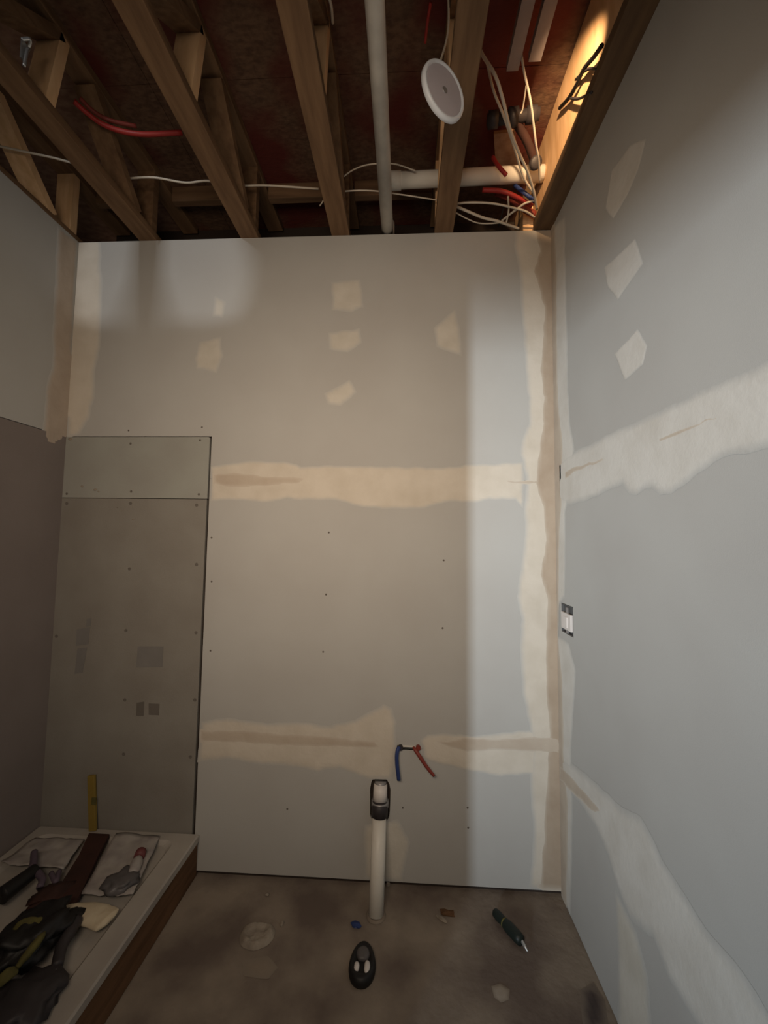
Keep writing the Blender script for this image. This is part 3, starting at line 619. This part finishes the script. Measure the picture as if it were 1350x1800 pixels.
# black bag with olive gloves
bm = bm_new(); p = pz(62, 1668, ZR); blob(bm, (p.x-.02, p.y, ZR+.035), (0.085, 0.12, 0.045), 0.55, 4, 2, ZR+.002, -0.5, 1.9)
tag(obj('tool_bag', bm, M['black'], smooth=True, origin=(p.x, p.y, ZR)), 'black slumped cloth tool bag at the lower left', 'bag')
bm = bm_new(); P = [pz(134, 1618, ZR+.03), pz(122, 1640, ZR+.03), pz(108, 1665, ZR+.025), pz(100, 1700, ZR+.02)]; tube(bm, P, lambda f: 0.020-0.004*f, 14)
tag(obj('grip', bm, M['dark'], smooth=True, origin=P[0]), 'dark rounded grip jutting from the right of the black bag', 'grip')
for P, r, lb in [([(20,1640,.06),(40,1625,.075),(70,1622,.06),(95,1615,.04)], 0.013, 'upper olive glove draped over the black bag'),
                 ([(30,1700,.07),(50,1675,.085),(66,1655,.08),(74,1645,.06)], 0.017, 'middle olive glove on top of the black bag'),
                 ([(-12,1735,.05),(8,1718,.07),(30,1704,.065)], 0.014, 'lower olive glove at the picture edge')]:
    pts = [pz(u, v, ZR+z) for u, v, z in P]; bm = bm_new(); tube(bm, pts, lambda f, r=r: r*(0.7+0.5*math.sin(f*math.pi)), 14, flat=0.6)
    for v in bm.verts: v.co += Vector((0, 0, 0.004))*noise.noise(v.co*70)
    tag(obj('work_glove', bm, M['olive'], smooth=True, origin=pts[0]), lb, 'glove', 'olive work gloves')
p = pz(84, 1728, ZR); bm = bm_new(); lathe(bm, [(0.0001, 0.03), (0.018, 0.029), (0.028, 0.024), (0.033, 0.012), (0.033, 0.0), (0.0001, 0.0)], (p.x, p.y, ZR+.001), (0, 0, 1), 28)
tag(obj('round_lid', bm, M['greyfilm'], smooth=True, origin=(p.x, p.y, ZR)), 'dull grey round lid in front of the black bag', 'lid')
bm = bm_new(); p = pz(40, 1775, ZR); blob(bm, (p.x, p.y, ZR+.02), (0.09, 0.09, 0.025), 0.5, 3, 21, ZR+.002, 0.2, 2)
tag(obj('dark_rag', bm, M['dark'], smooth=True, origin=(p.x, p.y, ZR)), 'dark rag at the bottom left corner of the picture', 'cloth')
# yellow level
a = wallpt(162, 1362, 0.012); b = wallpt(163, 1470, 0.022)
t = thing('spirit_level', (b.x, b.y, ZR), 'small yellow level standing against the shower wall', 'level')
bm = bm_new(); beam(bm, (b.x, -0.022, ZR+0.002), (a.x, -0.015, a.z), 0.033, 0.014, (0, 1, 0)); obj('body', bm, M['yellow'], t, bevel=0.002)
bm = bm_new(); beam(bm, (b.x, -0.0295, ZR+.12), (b.x, -0.0285, ZR+.15), 0.02, 0.003, (0, 1, 0)); obj('vial', bm, M['olive'], t)

# ================================================================== FLOOR THINGS
def fp(u, v, z=0.0): return at(u, v, 2, z)
# plaster crust
c = fp(452, 1645); bm = bm_new(); n = 30
prof = [(1.0, 0.0), (0.86, 0.010), (0.70, 0.016), (0.52, 0.009), (0.3, 0.007), (0.1, 0.011)]
rings = []
for k, (rf, h) in enumerate(prof):
    rings.append([bm.verts.new((c.x+math.cos(a)*0.068*rf*(1+0.18*noise.noise(Vector((math.cos(a)*1.5, math.sin(a)*1.5, 3)))), c.y+math.sin(a)*0.055*rf*(1+0.2*noise.noise(Vector((math.cos(a)*1.5, math.sin(a)*1.5, 7)))), 0.002+h*(1+0.5*noise.noise(Vector((math.cos(a)*2, math.sin(a)*2, k)))))) for a in [2*math.pi*i/n for i in range(n)]])
for a, b in zip(rings, rings[1:]):
    for k in range(n): bm.faces.new((a[k], a[(k+1) % n], b[(k+1) % n], b[k]))
bm.faces.new(rings[-1])
tag(obj('plaster_crust', bm, M['plaster'], smooth=True, origin=c), 'round pale crust of dried plaster on the concrete floor', 'plaster')
def chip(name, u, v, s, m, label, cat, seed, rot=0):
    p = fp(u, v); bm = bm_new(); blob(bm, (p.x, p.y, 0.004), (s[0], s[1], s[2]), 0.5, 2, seed, 0.001, rot); tag(obj(name, bm, m, origin=p), label, cat)
chip('blue_scrap', 626, 1627, (0.018, 0.014, 0.006), M['blue'], 'small dark blue scrap on the floor left of the pipe foot', 'scrap', 1)
chip('plaster_chip', 776, 1617, (0.026, 0.008, 0.008), M['plaster'], 'pale sliver of plaster on the floor right of the pipe foot', 'plaster', 2, -0.6)
chip('dirt_clod', 786, 1607, (0.03, 0.016, 0.008), M['curb'], 'brown dirt clod beside the pale plaster sliver', 'dirt', 3)
chip('plaster_chip', 470, 1574, (0.008, 0.006, 0.005), M['plaster'], 'tiny plaster crumb on the floor near the back wall', 'plaster', 4)
chip('plaster_chip', 496, 1625, (0.008, 0.010, 0.005), M['plaster'], 'tiny plaster crumb right of the round crust', 'plaster', 5)
chip('plaster_chip', 682, 1557, (0.010, 0.006, 0.012), M['plaster'], 'white crumb against the wall right of the pipe', 'plaster', 6)
mud('plaster_stain', [(865,1735),(880,1728),(896,1740),(894,1758),(880,1764),(868,1755)], 'floor', mudmat('floor_splash', (0.30, 0.26, 0.215), (0.26, 0.22, 0.18), (0.21, 0.175, 0.14)), floor, thick=0.0035, base=0.001, feather=0.012)
mud('dark_stain', [(1020,1740),(1045,1725),(1062,1760),(1068,1800),(1050,1840),(1025,1810)], 'floor', mudmat('dark_smear', (0.06, 0.045, 0.045), (0.05, 0.04, 0.04), (0.17, 0.14, 0.115)), floor, thick=0.0025, base=0.001, feather=0.03)  # dark smear on the slab near the right wall
mud('plaster_stain', [(425,1690),(470,1680),(490,1700),(470,1722),(430,1715)], 'floor', mudmat('floor_dust', (0.27, 0.22, 0.17), (0.22, 0.18, 0.14), (0.21, 0.175, 0.14)), floor, thick=0.0025, base=0.001, feather=0.03)
bm = bm_new(); lathe(bm, [(0.040, 0.0), (0.038, 0.004), (0.034, 0.006), (0.030, 0.006)], (foot.x, foot.y, 0.0015), (0, 0, 1), 24)
tag(obj('floor_collar', bm, M['concrete'], smooth=True, origin=foot), 'thin mortar collar around the foot of the white pipe', 'mortar')
# black oval with two pale pads
c = fp(637, 1702); t = thing('black_headset', c, 'black oval gadget with two pale pads on the floor in front of the pipe', 'gadget')
L = [(c.x+0.047*math.cos(a), c.y+0.072*math.sin(a)) for a in [2*math.pi*k/28 for k in range(28)]]
bm = bm_new(); prof = [(1.0, 0.0), (1.04, 0.012), (0.96, 0.026), (0.80, 0.032), (0.66, 0.028), (0.5, 0.022)]
rings = [[bm.verts.new((c.x+0.046*rf*math.cos(a)*(1-0.15*math.sin(a)), c.y+0.070*rf*math.sin(a), 0.0025+h)) for a in [2*math.pi*k/32 for k in range(32)]] for rf, h in prof]
for a, b in zip(rings, rings[1:]):
    for k in range(32): bm.faces.new((a[k], a[(k+1) % 32], b[(k+1) % 32], b[k]))
bm.faces.new(rings[-1]); bm.faces.new(rings[0][::-1]); obj('shell', bm, M['black'], t, smooth=True)
bm = bm_new(); blob(bm, (c.x, c.y+0.022, 0.027), (0.024, 0.026, 0.012), 0.1, 3, 1); obj('grey_dome', bm, M['greyfilm'], t, smooth=True)
for dx, s in ((-0.018, (0.010, 0.017, 0.008)), (0.019, (0.011, 0.024, 0.008))):
    bm = bm_new(); blob(bm, (c.x+dx, c.y-0.026, 0.030), s, 0.1, 2, 3); obj('pale_pad', bm, M['white'], t, smooth=True)
# green-handled tool
a = fp(870, 1606, 0.016); b = fp(918, 1658, 0.016); d = (b-a); Ln = d.length; d.normalize()
t = thing('screwdriver', a, 'dark green ridged tool handle with a short pale tip near the right wall', 'tool')
bm = bm_new(); lathe(bm, [(0.0001, -0.008), (0.008, -0.006), (0.015, 0.0), (0.0175, 0.02), (0.015, 0.045), (0.0175, 0.055), (0.0205, 0.07), (0.0205, Ln-0.02), (0.018, Ln-0.004), (0.008, Ln)], Vector((a.x, a.y, 0.021)), d, 20); obj('handle', bm, M['green'], t, smooth=True)
bm = bm_new(); lathe(bm, [(0.0152, 0.0), (0.0175, 0.002), (0.0175, 0.006), (0.0152, 0.008)], Vector((a.x, a.y, 0.021))+d*0.046, d, 20); obj('ring', bm, M['olive'], t, smooth=True)
e = Vector((a.x, a.y, 0.021))+d*Ln; bm = bm_new(); lathe(bm, [(0.006, -0.004), (0.006, 0.012), (0.003, 0.030), (0.0001, 0.032)], e, Vector((d.x*.7+.3*0, d.y, -0.25)), 12); obj('tip', bm, M['steel'], t, smooth=True)
